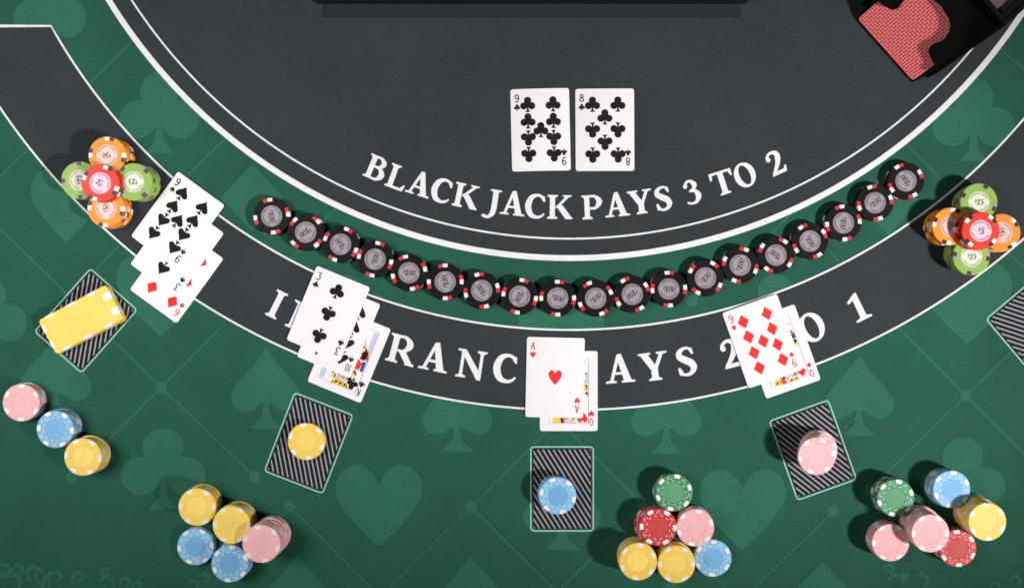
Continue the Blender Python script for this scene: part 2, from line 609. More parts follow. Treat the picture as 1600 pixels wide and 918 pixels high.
def motif(kind, cx, top, bottom, width=None):
    h = (bottom - top) * S
    mb = MB()
    for i, l in enumerate(suit_loops(kind)):
        xs = 1.0
        if width:
            xs = width * S / (max(p[0] for q in suit_loops(kind) for p in q) * 2 * h)
        x0, y0 = P(cx, (top + bottom) / 2)
        mb.poly([(x0 + x * h * xs, y0 + y * h) for x, y in l], Z_MOTIF + 4e-5 + 1.5e-5 * i)
    printed(kind + "_motif", mb, M["motif"])


for args in [("heart", 592, 726, 853, 136), ("heart", 1160, 732, 859, 136), ("heart", 251, 398, 526, 138), ("heart", 1511, 408, 538, 140),
             ("heart", 104, 264, 380, 112), ("heart", 877, 466, 590, 134), ("spade", 416, 543, 669, 110), ("spade", 714, 578, 705, 111),
             ("spade", 1041, 580, 708, 111), ("spade", 1342, 554, 680, 110), ("spade", 878, 728, 858, 122), ("spade", 86, 525, 652, 116),
             ("club", 249, 111, 239, 126), ("club", 1521, 121, 252, 129), ("club", 255, 668, 795, 134), ("club", 1504, 683, 812, 134),
             ("club", 78, -48, 82, 114), ("club", 1212, 428, 550, 120), ("club", 541, 428, 550, 120), ("club", -20, 430, 556, 126),
             ("diamond", 464, 868, 990, 110), ("diamond", 736, 870, 990, 110), ("diamond", 1285, 877, 990, 110), ("diamond", 1050, 902, 1020, 110),
             ("diamond", 394, 256, 362, 98), ("diamond", 1388, 262, 368, 98)]:
    motif(*args)


# curling ornaments along the player's edge
scroll_no = 0


def scroll(px, py, r, turns, a0, w, flip=1, tail=0.0):
    global scroll_no
    scroll_no += 1
    n = 40
    pts = []
    if tail:
        t = a0
        ex, ey = px + r * math.cos(t), py - r * math.sin(t)
        tx, ty = -math.sin(t) * flip, math.cos(t) * flip
        for k in range(4, 0, -1):
            f = tail * k / 4
            pts.append((ex - tx * f * r + math.cos(t) * 0.15 * r * (f / max(tail, .1)) ** 2, ey + ty * f * r))
    for i in range(n + 1):
        t = a0 + flip * 2 * PI * turns * i / n
        rr = r * (1 - 0.75 * i / n)
        pts.append((px + rr * math.cos(t), py - rr * math.sin(t)))
    m = len(pts)
    ws = [1.25 * w * S * (0.35 + 0.65 * math.sin(PI * min(1, 0.15 + 0.85 * i / m))) for i in range(m)]
    printed("scroll_ornament", MB().ribbon([P(*p) for p in pts], ws, Z_MOTIF + 5e-6 * scroll_no), M["motif" if px < 300 else "motif_faint"])


for args in [(6, 893, 14, 0.9, 2.6, 6, -1), (30, 890, 10, 0.9, 2.8, 5, -1, 1.0), (20, 915, 26, 0.6, 2.9, 6, -1, 0.5), (56, 892, 14, 0.5, 3.6, 7, -1, 0.8),
             (66, 896, 12, 0.5, 3.9, 5, -1, 1.2), (92, 906, 26, 0.35, 3.4, 5, -1, 0.4), (89, 902, 12, 0.8, 3.3, 5, -1, 1.2), (124, 902, 10, 1.0, 3.3, 4, -1, 1.0),
             (166, 896, 9, 1.1, 0.8, 4, 1), (172, 916, 18, 0.5, 2.8, 4, -1), (198, 910, 9, 0.9, 3.1, 5, -1, 0.6), (217, 914, 8, 0.8, 3.0, 4, -1, 0.6),
             (1390, 889, 9, 1.1, 3.3, 4, -1), (1404, 909, 16, 0.6, 3.0, 5, -1), (1416, 896, 7, 0.8, 2.2, 4, 1), (1440, 910, 16, 0.5, 2.0, 4, -1),
             (1588, 907, 9, 1.0, 3.4, 4, -1), (1556, 916, 9, 0.7, 3.2, 4, -1), (320, 903, 9, 1.0, 3.0, 4, -1), (305, 914, 10, 0.6, 2.8, 4, -1)]:
    scroll(*args)


# white lettering, each letter a printed piece of the felt
def letter(ch, px, py, cap, circ):
    cx, cy = circ
    ang = math.atan2(px - cx, py - cy)          # turn of the letter
    mb, w = glyph(ch)
    k = cap * S / 100.0
    x0, y0 = P(px, py)
    ca, sa = math.cos(ang), math.sin(ang)

    def f(p):
        x, y = (p[0] - w / 2) * k, (p[1] - 50) * k
        return (x0 + x * ca - y * sa, y0 + x * sa + y * ca, Z_LINE + p[2] * 1.5e-5)
    o = printed("letter", mb.xform(f), M["print"])
    return o


C1 = (890, -453)
for ch, x, y in [('B', 588.3, 262.8), ('L', 621.3, 277.2), ('A', 656.2, 287), ('C', 689.6, 297.4), ('K', 728.2, 306.2), ('J', 772, 314.8),
                 ('A', 802, 317.5), ('C', 836.0, 321.9), ('K', 874.4, 323.4), ('P', 925.3, 323.5), ('A', 963.5, 319.5), ('Y', 1000.6, 315.4),
                 ('S', 1035.6, 310), ('3', 1081.2, 299.7), ('T', 1128.9, 285.4), ('O', 1163.5, 273), ('2', 1212, 254.2)]:
    letter(ch, x, y, 37.2, C1)
C2 = (890, -435)
for ch, x, y in [('I', 432.5, 475.3), ('N', 474, 497), ('S', 527, 514), ('U', 575, 531), ('R', 628, 546), ('A', 679.8, 557), ('N', 736.4, 568.6),
                 ('C', 789, 574.7), ('E', 840, 579), ('P', 910, 581), ('A', 968.2, 575.3), ('Y', 1021.5, 571.9), ('S', 1071.7, 564.2), ('2', 1142.5, 551.5),
                 ('T', 1214, 528), ('O', 1268, 510.6), ('1', 1341, 479)]:
    letter(ch, x, y, 44.0, C2)


# printed betting boxes with diagonal stripes
def clip(poly, x0, x1, y0, y1):
    for axis, lim, sgn in ((0, x0, 1), (0, x1, -1), (1, y0, 1), (1, y1, -1)):
        out = []
        for i, b in enumerate(poly):
            a_ = poly[i - 1]
            ia, ib = sgn * (a_[axis] - lim) >= 0, sgn * (b[axis] - lim) >= 0
            if ia != ib:
                t = (lim - a_[axis]) / (b[axis] - a_[axis])
                out.append((a_[0] + (b[0] - a_[0]) * t, a_[1] + (b[1] - a_[1]) * t))
            if ib:
                out.append(b)
        poly = out
        if not poly:
            break
    return poly


def betting_box(px, py, deg):
    w, h = 97.5 * S, 131 * S
    x0, y0 = P(px, py)
    root = link("betting_box", MB().ribbon(round_rect(w, h, 5.5 * S), 1.9 * S, 0, True).mesh("betting_box", M["outline"]), table, (x0, y0, Z_DARK + 4e-5), math.radians(deg))
    iw, ih = w / 2 - 4.2 * S, h / 2 - 4.2 * S
    link("dark_field", MB().poly(round_rect(2 * iw + 2 * S, 2 * ih + 2 * S, 2 * S), 0).mesh("dark_field", M["stripe_dark"]), root, (0, 0, 0))
    t = math.radians(122)
    d = (math.cos(t), math.sin(t))
    n = (-d[1], d[0])
    mb = MB()
    for i in range(-14, 15):
        c = i * 6.95 * S
        hw = 1.05 * S
        q = [(n[0] * (c + s * hw) + d[0] * e, n[1] * (c + s * hw) + d[1] * e) for s, e in ((-1, -0.2), (-1, 0.2), (1, 0.2), (1, -0.2))]
        q = clip(q, -iw, iw, -ih, ih)
        if len(q) >= 3:
            mb.poly(q, 6e-5)
    link("stripe_pattern", mb.mesh("stripe_pattern", M["stripe_light"]), root, (0, 0, 0))
    return root


for px, py, deg in [(134.5, 500.7, -41.6), (482.4, 691.5, -21.2), (878.2, 763, 0), (1270, 702.5, 19.7), (1620, 517, 40)]:
    betting_box(px, py, deg)

# lint caught in the felt
lint = MB()
for i in range(46):
    x, y = random.uniform(-0.55, 0.55), random.uniform(-0.31, 0.31)
    t, l, w = random.uniform(0, PI), random.uniform(0.0004, 0.0012), random.uniform(0.00015, 0.00035)
    dx, dy = math.cos(t) * l, math.sin(t) * l
    nx, ny = -math.sin(t) * w, math.cos(t) * w
    b0 = len(lint.v)
    lint.v += [(x - dx, y - dy, 0.00044), (x + nx, y + ny, 0.00056), (x + dx, y + dy, 0.00044), (x - nx, y - ny, 0.00048)]
    lint.f.append((b0, b0 + 3, b0 + 2, b0 + 1))
lo = link("lint", lint.mesh("lint", plain_mat("lint_fibre", lin(120, 126, 126), 0.9, 0.1)))
lo["kind"] = "stuff"
lo["label"] = "pale specks of lint scattered on the felt"
lo["category"] = "lint"

# ------------------------------------------------------------------ playing cards
CW, CH, CT = 0.0632, 0.0885, 0.00032
CARD_ME = None


def card_body():
    global CARD_ME
    if CARD_ME:
        return CARD_ME
    mb = MB()
    rr = round_rect(CW, CH, 0.0027, 5)
    mb.poly(rr, CT)
    n = len(rr)
    b = len(mb.v)
    for z in (0, CT):
        mb.v += [(x, y, z) for x, y in rr]
    for i in range(n):
        j = (i + 1) % n
        mb.f.append((b + i, b + j, b + n + j, b + n + i))
    CARD_ME = mb.mesh("playing_card", M["card"])
    return CARD_ME


SUIT_CACHE = {}


def suit_me(kind, height, mat):
    k = (kind, height, mat)
    if k not in SUIT_CACHE:
        me = suit_mesh("pip", kind, height, M[mat], 1.2e-5)
        if kind == "heart":
            for v in me.vertices:
                v.co.x *= 0.83
        SUIT_CACHE[k] = me
    return SUIT_CACHE[k]


IDX_CACHE = {}


def index_me(rank, mat):
    if (rank, mat) not in IDX_CACHE:
        mb = MB()
        x = 0
        for ch in rank:
            g, w = thin_glyph(ch)
            ox = x
            b = len(mb.v)
            mb.v += [(p[0] + ox, p[1], p[2]) for p in g.v]
            mb.f += [tuple(b + i for i in f) for f in g.f]
            x += w + 8
        k = 0.0086 / 100
        sq = 0.8 if len(rank) > 1 else 0.95
        mb.xform(lambda p: ((p[0] - (x - 8) / 2) * k * sq, (p[1] - 50) * k, p[2] * 1.2e-5))
        IDX_CACHE[(rank, mat)] = mb.mesh("index_number", M[mat])
    return IDX_CACHE[(rank, mat)]


XL, XR = 0.290, 0.722
LAYOUT = {
    "A": [(0.5, 0.5, 0)],
    "3": [(0.5, 0.20, 0), (0.5, 0.5, 1), (0.5, 0.80, 1)],
    "6": [(XL, 0.19, 0), (XR, 0.19, 0), (XL, 0.5, 1), (XR, 0.5, 1), (XL, 0.81, 1), (XR, 0.81, 1)],
    "8": [(XL, 0.19, 0), (XR, 0.19, 0), (0.5, 0.345, 0), (XL, 0.505, 1), (XR, 0.505, 1), (0.5, 0.655, 1), (XL, 0.81, 1), (XR, 0.81, 1)],
    "9": [(XL, 0.19, 0), (XR, 0.19, 0), (XL, 0.39, 0), (XR, 0.39, 0), (0.505, 0.50, 0), (XL, 0.60, 1), (XR, 0.60, 1), (XL, 0.80, 1), (XR, 0.80, 1)],
    "10": [(XL, 0.19, 0), (XR, 0.19, 0), (0.505, 0.29, 0), (XL, 0.39, 0), (XR, 0.39, 0), (XL, 0.60, 1), (XR, 0.60, 1), (0.505, 0.70, 1), (XL, 0.80, 1), (XR, 0.80, 1)],
}

# court pictures: coloured patches of one half (mm from the card's centre), repeated upside down
COURT = {
    ("K", "club"): [
        ("court_print", [[(12.5, 16), (17.5, 12), (21, 13), (21, 0.4), (12, 0.4)], [(-15, 24), (-4, 30), (9, 29), (13, 16), (10, 0.4), (-16, 0.4)]]),
        ("ink_lavender", [[(16.5, 34), (21, 34), (21, 13), (16.5, 12)], [(-2, 12), (9, 12), (12, 20), (-6, 22)], [(-9, 26), (6, 26), (5, 29), (-8, 29)]]),
        ("ink_yellow", [[(-12, 35.2), (8, 35.2), (5, 29.5), (-9, 29.5)], [(-8, 6), (4, 6), (6, 10), (-10, 10)]]),
        ("ink_black", [[(-11.5, 35.0), (-9.4, 35.0), (-10, 30.6)], [(5.6, 34.8), (7.4, 34.8), (5.4, 30.4)], [(-10, 31), (-7, 34.6), (-6, 31)], [(-5, 31), (-2, 34.6), (-1, 31)], [(0, 31), (3, 34.6), (4, 31)], [(12, 8), (16, 12), (19.5, 9), (18, 1), (15, 0.5)]]),
        ("ink_red", [[(18.6, 7), (20.6, 8), (20.6, 2.5), (19, 2)], [(-16, 10), (-10, 12), (-9, 3), (-17, 2)]]),
        ("ink_blue", [[(-20.5, 12), (-17, 12), (-17, 0.5), (-20.5, 0.5)]]),
    ],
    ("Q", "heart"): [
        ("court_print", [[(17, 8.6), (21, 10), (21, 0.4), (17, 0.4)], [(-12, 30), (8, 32), (14, 18), (16, 0.4), (-17, 0.4)], [(-7, 35.2), (2, 35.2), (2, 32.2), (-7, 31)]]),
        ("ink_yellow", [[(9, 35.2), (17.5, 35.2), (17.5, 29), (10, 28)], [(17.2, 7), (21, 9), (21, 0.5), (17.2, 0.5)]]),
        ("ink_black", [[(5.6, 35.2), (8.6, 35.2), (9.4, 29), (7.5, 29)], [(18, 6), (19.5, 7), (20.4, 4.5), (18.8, 3.2)], [(18, 2.5), (20, 3), (20.5, 1)], [(-21, 6), (-17.5, 2), (-20.6, 0.6)]]),
        ("ink_red", [[(3.8, 35.2), (5.4, 35.2), (7.3, 29), (5, 28)], [(-14, 8), (6, 8), (4, 0.6), (-15, 0.6)]]),
        ("ink_lavender", [[(17.2, 14), (21, 14), (21, 9.6), (17.2, 8)], [(-6, 35.2), (3, 35.2), (3, 33), (-6, 33)]]),
        ("ink_grey", [[(18, 20), (20.5, 20.5), (20.5, 18), (18, 18)], [(18.5, 16.5), (20.5, 16.5), (20.5, 15), (18.5, 15)]]),
    ],
    ("Q", "diamond"): [
        ("court_print", [[(16.5, 16), (21, 13), (21, 0.4), (16.5, 0.4)], [(-12, 30), (8, 32), (14, 18), (16, 0.4), (-17, 0.4)], [(-9, 35.2), (2, 35.2), (2, 32.4), (-9, 31.4)]]),
        ("ink_yellow", [[(10, 35.2), (17.5, 35.2), (17.5, 29), (10, 28)], [(17, 5), (21, 4), (21, 0.5), (17, 0.5)]]),
        ("ink_black", [[(13, 34), (16, 33), (14.5, 30)], [(10.4, 34.6), (12, 31.5), (10.4, 30.5)], [(-4, 35), (0, 35), (-1, 32.5)], [(-9, 35), (-7, 33), (-5.5, 35)], [(17.5, 8.2), (20.8, 7), (19.5, 2.8), (17.8, 3.8)]]),
        ("ink_red", [[(3.5, 35.2), (9.5, 35.2), (9.5, 28), (7, 28)], [(17, 20), (21, 15.6), (17, 15)], [(18.2, 27), (20, 25.5), (18.4, 24)]]),
        ("ink_blue", [[(17, 14.6), (21, 15), (21, 8.4), (17, 9)], [(-14, 10), (2, 10), (4, 1), (-16, 1)]]),
        ("ink_lavender", [[(-6, 30), (4, 30), (6, 22), (-6, 20)]]),
    ],
}


def court_art(card, rank, suit, lift):
    fr = [(-21.6, -35.6), (21.6, -35.6), (21.6, 35.6), (-21.6, 35.6)]
    mb = MB().ribbon([(x / 1000, y / 1000) for x, y in fr], 0.00045, 0, True)
    link("court_frame", mb.mesh("court_frame", M["ink_grey"]), card, (0, 0, lift))
    for i, (mat, polys) in enumerate(COURT[(rank, suit)]):
        for j, q in enumerate(polys):
            for s in (1, -1):
                mb = MB().poly([(s * x / 1000, s * y / 1000) for x, y in q])
                link("court_figure", mb.mesh("court_figure", M[mat]), card, (0, 0, lift + 1.4e-5 * (i + 1) + j * 2e-6))


def bowed(me, off, rot, b):
    """copy of a card mesh bent into a shallow arch across the card's width"""
    me = me.copy()
    c, sn = math.cos(rot), math.sin(rot)
    for v in me.vertices:
        x = off[0] + v.co.x * c - v.co.y * sn
        y = off[1] + v.co.x * sn + v.co.y * c
        v.co.z += b * (1 - (x / (CW / 2)) ** 2) + 0.25 * b * (y / (CH / 2)) * (x / (CW / 2))
    return me


def fine_card():
    """card sheet cut into strips so that it can bend"""
    mb = MB()
    rr = round_rect(CW, CH, 0.0027, 5)
    n = 18
    for i in range(n):
        x0, x1 = -CW / 2 + CW * i / n, -CW / 2 + CW * (i + 1) / n
        for k in range(4):
            q = clip(rr, x0, x1, -CH / 2 + CH * k / 4, -CH / 2 + CH * (k + 1) / 4)
            if len(q) >= 3:
                mb.poly(q, CT)
    b = len(mb.v)
    ring = []
    for p, q in zip(rr, rr[1:] + rr[:1]):
        k = max(1, int(math.hypot(q[0] - p[0], q[1] - p[1]) / 0.004))
        ring += [(p[0] + (q[0] - p[0]) * t / k, p[1] + (q[1] - p[1]) * t / k) for t in range(k)]
    m = len(ring)
    for z in (0, CT):
        mb.v += [(x, y, z) for x, y in ring]
    for i in range(m):
        j = (i + 1) % m
        mb.f.append((b + i, b + j, b + m + j, b + m + i))
    return mb.mesh("playing_card", M["card"])


def bow_card(card, b):
    """bend a finished card with everything printed on it"""
    card.data = bowed(fine_card(), (0, 0), 0, b)
    for ch in list(COL.objects):
        if ch.parent == card:
            ch.data = bowed(ch.data, ch.location, ch.rotation_euler.z, b)
            ch.location.z += 5e-5


def playing_card(rank, suit, px, py, deg, level, label, group):
    red = suit in ("heart", "diamond")
    z = TOP + level * (CT + 6e-5)
    x, y = P(px, py)
    o = link("playing_card", card_body(), None, (x, y, z), math.radians(deg))
    tag(o, label, "playing card", group)
    if not group.startswith("dealer"):
        o.scale = (0.985, 0.972, 1.0)          # the players' deck is a touch smaller
    lift = CT + 2.5e-5
    ink = "ink_red" if red else "ink_black"
    idx = "index_red" if red else "index_black"
    big = {"club": 0.0166, "spade": 0.0166, "heart": 0.0166, "diamond": 0.0160}[suit]
    if rank in LAYOUT:
        for fx, fy, inv in LAYOUT[rank]:
            hgt = big if rank != "A" else 0.0165
            link("pip", suit_me(suit, hgt, ink), o, ((fx - 0.5) * CW, (0.5 - fy) * CH, lift), PI if inv else 0)
    else:
        court_art(o, rank, suit, lift)
        for s in (1, -1):
            link("pip", suit_me(suit, 0.0125, ink), o, (-0.0150 * s, 0.0285 * s, lift + 1.2e-4), 0 if s > 0 else PI)
    for s in (1, -1):
        r = 0 if s > 0 else PI
        link("index_number", index_me(rank, idx), o, (s * (0.108 - 0.5) * CW, s * (0.5 - 0.112) * CH, lift), r)
        link("index_suit", suit_me(suit, 0.0068, idx), o, (s * (0.108 - 0.5) * CW, s * (0.5 - 0.222) * CH, lift), r)
    return o


G1, G2, G3, G4 = ("spade and diamond cards fanned beside the left chip cross", "club and spade cards fanned over the band",
                  "heart cards in the middle of the band", "diamond cards on the right of the band")
playing_card("6", "diamond", 276.5, 428.0, -36, 0, "six of diamonds, lowest card of the left fan of three", G1)
playing_card("3", "spade", 277.5, 388.3, -36, 1, "three of spades, middle card of the left fan of three", G1)
bow_card(playing_card("9", "spade", 279.0, 344.8, -36, 2, "nine of spades, top card of the left fan beside lime chips", G1), 0.0011)
playing_card("K", "club", 545.8, 554.4, -22.3, 0, "king of clubs, lowest card under the ten and three", G2)
playing_card("10", "spade", 529.4, 515.8, -22.3, 1, "ten of spades, half hidden between the three and king of clubs", G2)
bow_card(playing_card("3", "club", 513.6, 489.6, -22.3, 2, "three of clubs, top card of the fan over the word INSURANCE", G2), 0.001)
playing_card("Q", "heart", 888.6, 610.2, 0, 0, "queen of hearts, mostly hidden under the ace of hearts", G3)
bow_card(playing_card("A", "heart", 867.2, 589.1, -1.26, 1, "ace of hearts with one red heart in the middle", G3), 0.0009)
playing_card("Q", "diamond", 1218.9, 548.6, 19.3, 0, "queen of diamonds, mostly hidden under the nine of diamonds", G4)
bow_card(playing_card("9", "diamond", 1191.2, 532.4, 19.3, 1, "nine of diamonds, tilted, covering the letter T of TO", G4), 0.0012)
bow_card(playing_card("9", "club", 844.6, 203.2, 1.3, 0, "nine of clubs, left of the dealer's two upright cards", "dealer's two cards"), 0.0012)
bow_card(playing_card("8", "club", 945.0, 203.2, 0.3, 0, "eight of clubs, right of the dealer's two upright cards", "dealer's two cards"), 0.001)

# ------------------------------------------------------------------ chips
CR, CHH, PITCH = 0.0198, 0.0033, 0.00336
SEG = 56


def lathe(profile, n=SEG):
    mb = MB()
    rings = []
    for r, z in profile:
        if r < 1e-9:
            rings.append([len(mb.v)])
            mb.v.append((0, 0, z))
        else:
            rings.append(list(range(len(mb.v), len(mb.v) + n)))
            mb.v += [(r * math.cos(2 * PI * i / n), r * math.sin(2 * PI * i / n), z) for i in range(n)]
    for a_, b_ in zip(rings, rings[1:]):
        for i in range(n):
            j = (i + 1) % n
            if len(a_) == 1:
                mb.f.append((a_[0], b_[i], b_[j]))
            elif len(b_) == 1:
                mb.f.append((a_[i], b_[0], a_[j]))
            else:
                mb.f.append((a_[i], b_[i], b_[j], a_[j]))
    return mb


def spot(a0, a1):
    mb = MB()
    prof = [(0.79 * CR, CHH - 0.0002), (0.79 * CR, CHH + 3e-5), (CR - 0.00050, CHH + 3e-5), (CR + 2e-5, CHH - 0.00045), (CR + 4e-5, CHH / 2), (CR + 2e-5, 0.00045), (CR - 0.0005, 0.00002)]
    k = 4
    for i in range(k + 1):
        t = a0 + (a1 - a0) * i / k
        mb.v += [(r * math.cos(t), r * math.sin(t), z) for r, z in prof]
    m = len(prof)
    for i in range(k):
        for j in range(m - 1):
            mb.f.append((i * m + j, i * m + j + 1, (i + 1) * m + j + 1, (i + 1) * m + j))
    return mb


CHIP_ME = {}


def chip_meshes(key):
    if key in CHIP_ME:
        return CHIP_ME[key]
    c = CHIP[key]
    e = 0.00045
    if c["inlay"]:
        prof = [(0, CHH), (CR - 0.0006, CHH), (CR - 0.00015, CHH - 0.00018), (CR, CHH - e), (CR, e), (CR - 0.0005, 0), (0, 0)]
    else:
        prof = [(0, CHH - 0.0002), (0.545 * CR, CHH - 0.0002), (0.565 * CR, CHH), (CR - 0.0006, CHH), (CR - 0.00015, CHH - 0.00018), (CR, CHH - e), (CR, e), (CR - 0.0005, 0), (0, 0)]
    d = {"body": lathe(prof).mesh("poker_chip", c["body"])}
    if c["inlay"]:
        h = 0.0050 / (0.9 * CR)
        d["spots"] = {}
        for order in (1, -1):
            L = []
            for i in range(4):
                a0 = i * PI / 2
                L.append(spot(a0 - h, a0).mesh("edge_spot", c["spots"][0 if order > 0 else 1]))
                L.append(spot(a0, a0 + h).mesh("edge_spot", c["spots"][1 if order > 0 else 0]))
            d["spots"][order] = L
        d["inlay"] = lathe([(0, CHH + 6e-5), (0.0112, CHH + 6e-5), (0.0113, CHH + 1e-5)], 48).mesh("inlay", c["inlay"])
        mb = MB()
        for r, parts in ((0.0103, [(0.12, 2.9), (3.26, 6.05)]), (0.0088, [(0.3, 1.2), (1.35, 2.7), (3.5, 4.3), (4.45, 5.9)])):
            for t0, t1 in parts:
                pts = [(r * math.cos(t0 + (t1 - t0) * i / 20), r * math.sin(t0 + (t1 - t0) * i / 20)) for i in range(21)]
                mb.ribbon(pts, 0.00042 if r > 0.01 else 0.0007, CHH + 9e-5)
        d["ring"] = mb.mesh("printed_ring", plain_mat("chip_print_" + key, lin(70, 58, 72) if key == "black" else lin(120, 96, 96), 0.5, 0.3))
        txt = {"black": "$100", "orange": "$50", "lime": "$25", "scarlet": "$5"}[key]
        mb = MB()
        x = 0
        for k, ch in enumerate(txt):
            g, w = glyph(ch)
            sc = 0.62 if ch == '$' else 1.0
            b = len(mb.v)
            mb.v += [(p[0] * sc * 0.92 + x, p[1] * sc + (38 if ch == '$' else 0), p[2]) for p in g.v]
            mb.f += [tuple(b + i for i in f) for f in g.f]
            x += w * sc * 0.92 + 3
        cap = {"black": 0.0060, "orange": 0.0058, "lime": 0.0058, "scarlet": 0.0066}[key]
        k = cap / 100
        mb.xform(lambda p: ((p[0] - (x - 5) / 2 + 0.12 * p[1]) * k, (p[1] - 50) * k, p[2] * 1.2e-5 + CHH + 9e-5))
        d["text"] = mb.mesh("value_print", M["ink_black"])
    else:
        h = 0.0031 / (0.9 * CR)
        d["spots"] = {1: [spot(i * PI / 3 - h, i * PI / 3 + h).mesh("edge_spot", c["spots"][0]) for i in range(6)]}
        d["spots"][-1] = d["spots"][1]
        d["inlay"] = lathe([(0, CHH - 0.00014), (0.53 * CR, CHH - 0.00014), (0.535 * CR, CHH - 0.00018)], 48).mesh("inlay", c["centre"])
        mb = MB()
        for i in range(12):
            t = (i + 0.5) * PI / 6
            r = 0.635 * CR
            pts = [(r * math.cos(t + q * 0.055), r * math.sin(t + q * 0.055)) for q in (-2, -1, 0, 1, 2)]
            mb.ribbon(pts, 0.0009, CHH + 3e-5)
            if i % 2 == 0:
                for da, rr, sz in ((0.10, 0.80, 0.0010), (-0.12, 0.76, 0.0008), (0.0, 0.88, 0.0009)):
                    tt = (i + 1.0) * PI / 6 + da - PI / 6 * 0 + PI / 6 * 0
                    tt = (i / 2 + 0.5) * PI / 3 + da
                    mb.poly(circle(rr * CR * math.cos(tt), rr * CR * math.sin(tt), sz, 5), CHH + 3e-5)
        d["ring"] = mb.mesh("dash_ring", c["dash"])
    CHIP_ME[key] = d
    return d


def poker_chip(key, x, y, z, rot, order, is_top, label, group, text_rot=0.0):
    d = chip_meshes(key)
    o = link("poker_chip", d["body"], None, (x, y, z), rot)
    tag(o, label, "poker chip", group)
    for me in d["spots"][order]:
        link("edge_spot", me, o)
    if is_top:
        link("inlay", d["inlay"], o)
        rg = link("printed_ring" if "text" in d else "dash_ring", d["ring"], o)
        if "text" in d:
            tx = link("value_print", d["text"], o)
            tx.rotation_euler = (0, 0, text_rot - rot)
            rg.rotation_euler = (0, 0, text_rot - rot)
    return o


ORD = ["topmost", "second-highest", "third-highest", "fourth-highest", "fifth-highest", "sixth-highest", "seventh-highest", "eighth-highest", "ninth-highest", "tenth-highest", "eleventh-highest"]


def chip_stack(key, px, py, n, desc, spot_deg=None, drift=(0, 0), z0=TOP, jit=0.0006, order=1, text_deg=0.0, noun="chip"):
    """px,py: where the top chip shows in the photograph; drift: pixels from the top chip to the bottom chip on top of perspective"""
    zt = z0 + n * PITCH
    xt, yt = PZ(px, py, zt)
    for i in range(n):                      # i = 0 is the top chip
        f = i / max(n - 1, 1)
        x = xt + drift[0] * S * f + (random.uniform(-jit, jit) if i else 0)
        y = yt - drift[1] * S * f + (random.uniform(-jit, jit) if i else 0)
        z = z0 + (n - 1 - i) * PITCH
        rot = math.radians(spot_deg) if (i == 0 and spot_deg is not None) else random.uniform(0, 2 * PI)
        od = order if i == 0 else random.choice((1, -1))
        word = ORD[i] if not (i == n - 1 and n > 1) else "bottom"
        lab = "%s %s of the %s" % (word, noun, desc) if n > 1 else "single %s %s" % (noun, desc)
        poker_chip(key, x, y, z, rot, od, i == 0, lab, "chips of the " + desc if n > 1 else None, math.radians(text_deg))
    return z0 + n * PITCH


# the curved row of black chips, in pairs
BLACK = [(424.4, 337.4, 104, 1, -80), (477.5, 362.7, 48, 1, 214), (532.1, 381.5, 61, -1, 123), (585.9, 404.7, 72, -1, 70), (639, 425.8, 110, 1, -3),
         (695.6, 440, 98, 1, 102), (752.6, 453.5, 99, -1, 124), (811.9, 462.5, 74, -1, 241), (871.3, 465.4, 83, -1, -17), (930.6, 465.8, 120, 1, 41),
         (988, 459.5, 117, -1, 214), (1045, 451.2, 88, -1, -3), (1102.2, 434, 146, -1, 45), (1156.7, 413.9, 76, 1, 71), (1212.5, 398.4, 63, 1, 140),
         (1265.8, 376.4, 117, -1, -62), (1317.9, 348, 103, 1, -96), (1367.4, 316.6, 101, -1, 39), (1415.6, 282.6, 115, -1, 122)]
NTH = ["first", "second", "third", "fourth", "fifth", "sixth", "seventh", "eighth", "ninth", "tenth", "eleventh", "twelfth", "thirteenth", "fourteenth",
       "fifteenth", "sixteenth", "seventeenth", "eighteenth", "nineteenth"]
for i, (px, py, sd, od, td) in enumerate(BLACK):
    n = 2
    zt = TOP + n * PITCH
    x, y = PZ(px, py, zt)
    g = "pairs of black 100 chips in the curved row"
    bx, by = x + random.uniform(-0.0008, 0.0008), y + random.uniform(-0.0008, 0.0008)
    poker_chip("black", bx, by, TOP, random.uniform(0, 6.28), random.choice((1, -1)), False, "lower black chip of the %s pair from left in the curved row" % NTH[i], g)
    # red first going anticlockwise when order is -1 in the photograph's sense
    poker_chip("black", x, y, TOP + PITCH, math.radians(sd), -od, True, "upper black 100 chip of the %s pair from left in the curved row" % NTH[i], g, math.radians(td))

# three stacks at the far left
chip_stack("pink", 33, 628.6, 4, "pink stack at the left edge, beside a blue stack", 29)
chip_stack("blue", 86.3, 670.2, 5, "blue stack between pink and yellow in the far-left trio", 56)
chip_stack("yellow", 129.4, 713.3, 6, "yellow stack at the lower right of the far-left trio", 55)
# five stacks lower left
chip_stack("blue", 305.5, 853.4, 2, "short blue pair in the lower-left group of five", 6)
chip_stack("blue", 359.2, 880, 5, "blue stack lowest in the lower-left group of five", 22)
chip_stack("yellow", 308, 791.4, 6, "upper yellow stack in the lower-left group of five", 57)
chip_stack("yellow", 361.7, 819.5, 7, "yellow stack touching pink in the lower-left group of five", 59)
chip_stack("pink", 408.3, 849, 9, "tall pink stack in the lower-left group of five", 43, drift=(5, -3))
# pyramid in the lower middle
chip_stack("blue", 1114, 871.4, 2, "short blue pair in the lower-middle pyramid of six", 27)
chip_stack("yellow", 997, 876.5, 7, "leftmost yellow stack in the lower-middle pyramid of six", 22)
chip_stack("yellow", 1056.8, 880.6, 6, "yellow stack beside blue in the lower-middle pyramid of six", 0)
chip_stack("pink", 1086.5, 823.8, 5, "pink stack in the lower-middle pyramid of six", 17)
chip_stack("red", 1028.5, 823, 5, "red stack in the lower-middle pyramid of six", 58, drift=(-5, 2))
chip_stack("green", 1053, 769, 4, "green stack at the top of the lower-middle pyramid", 18, drift=(-1, 2))
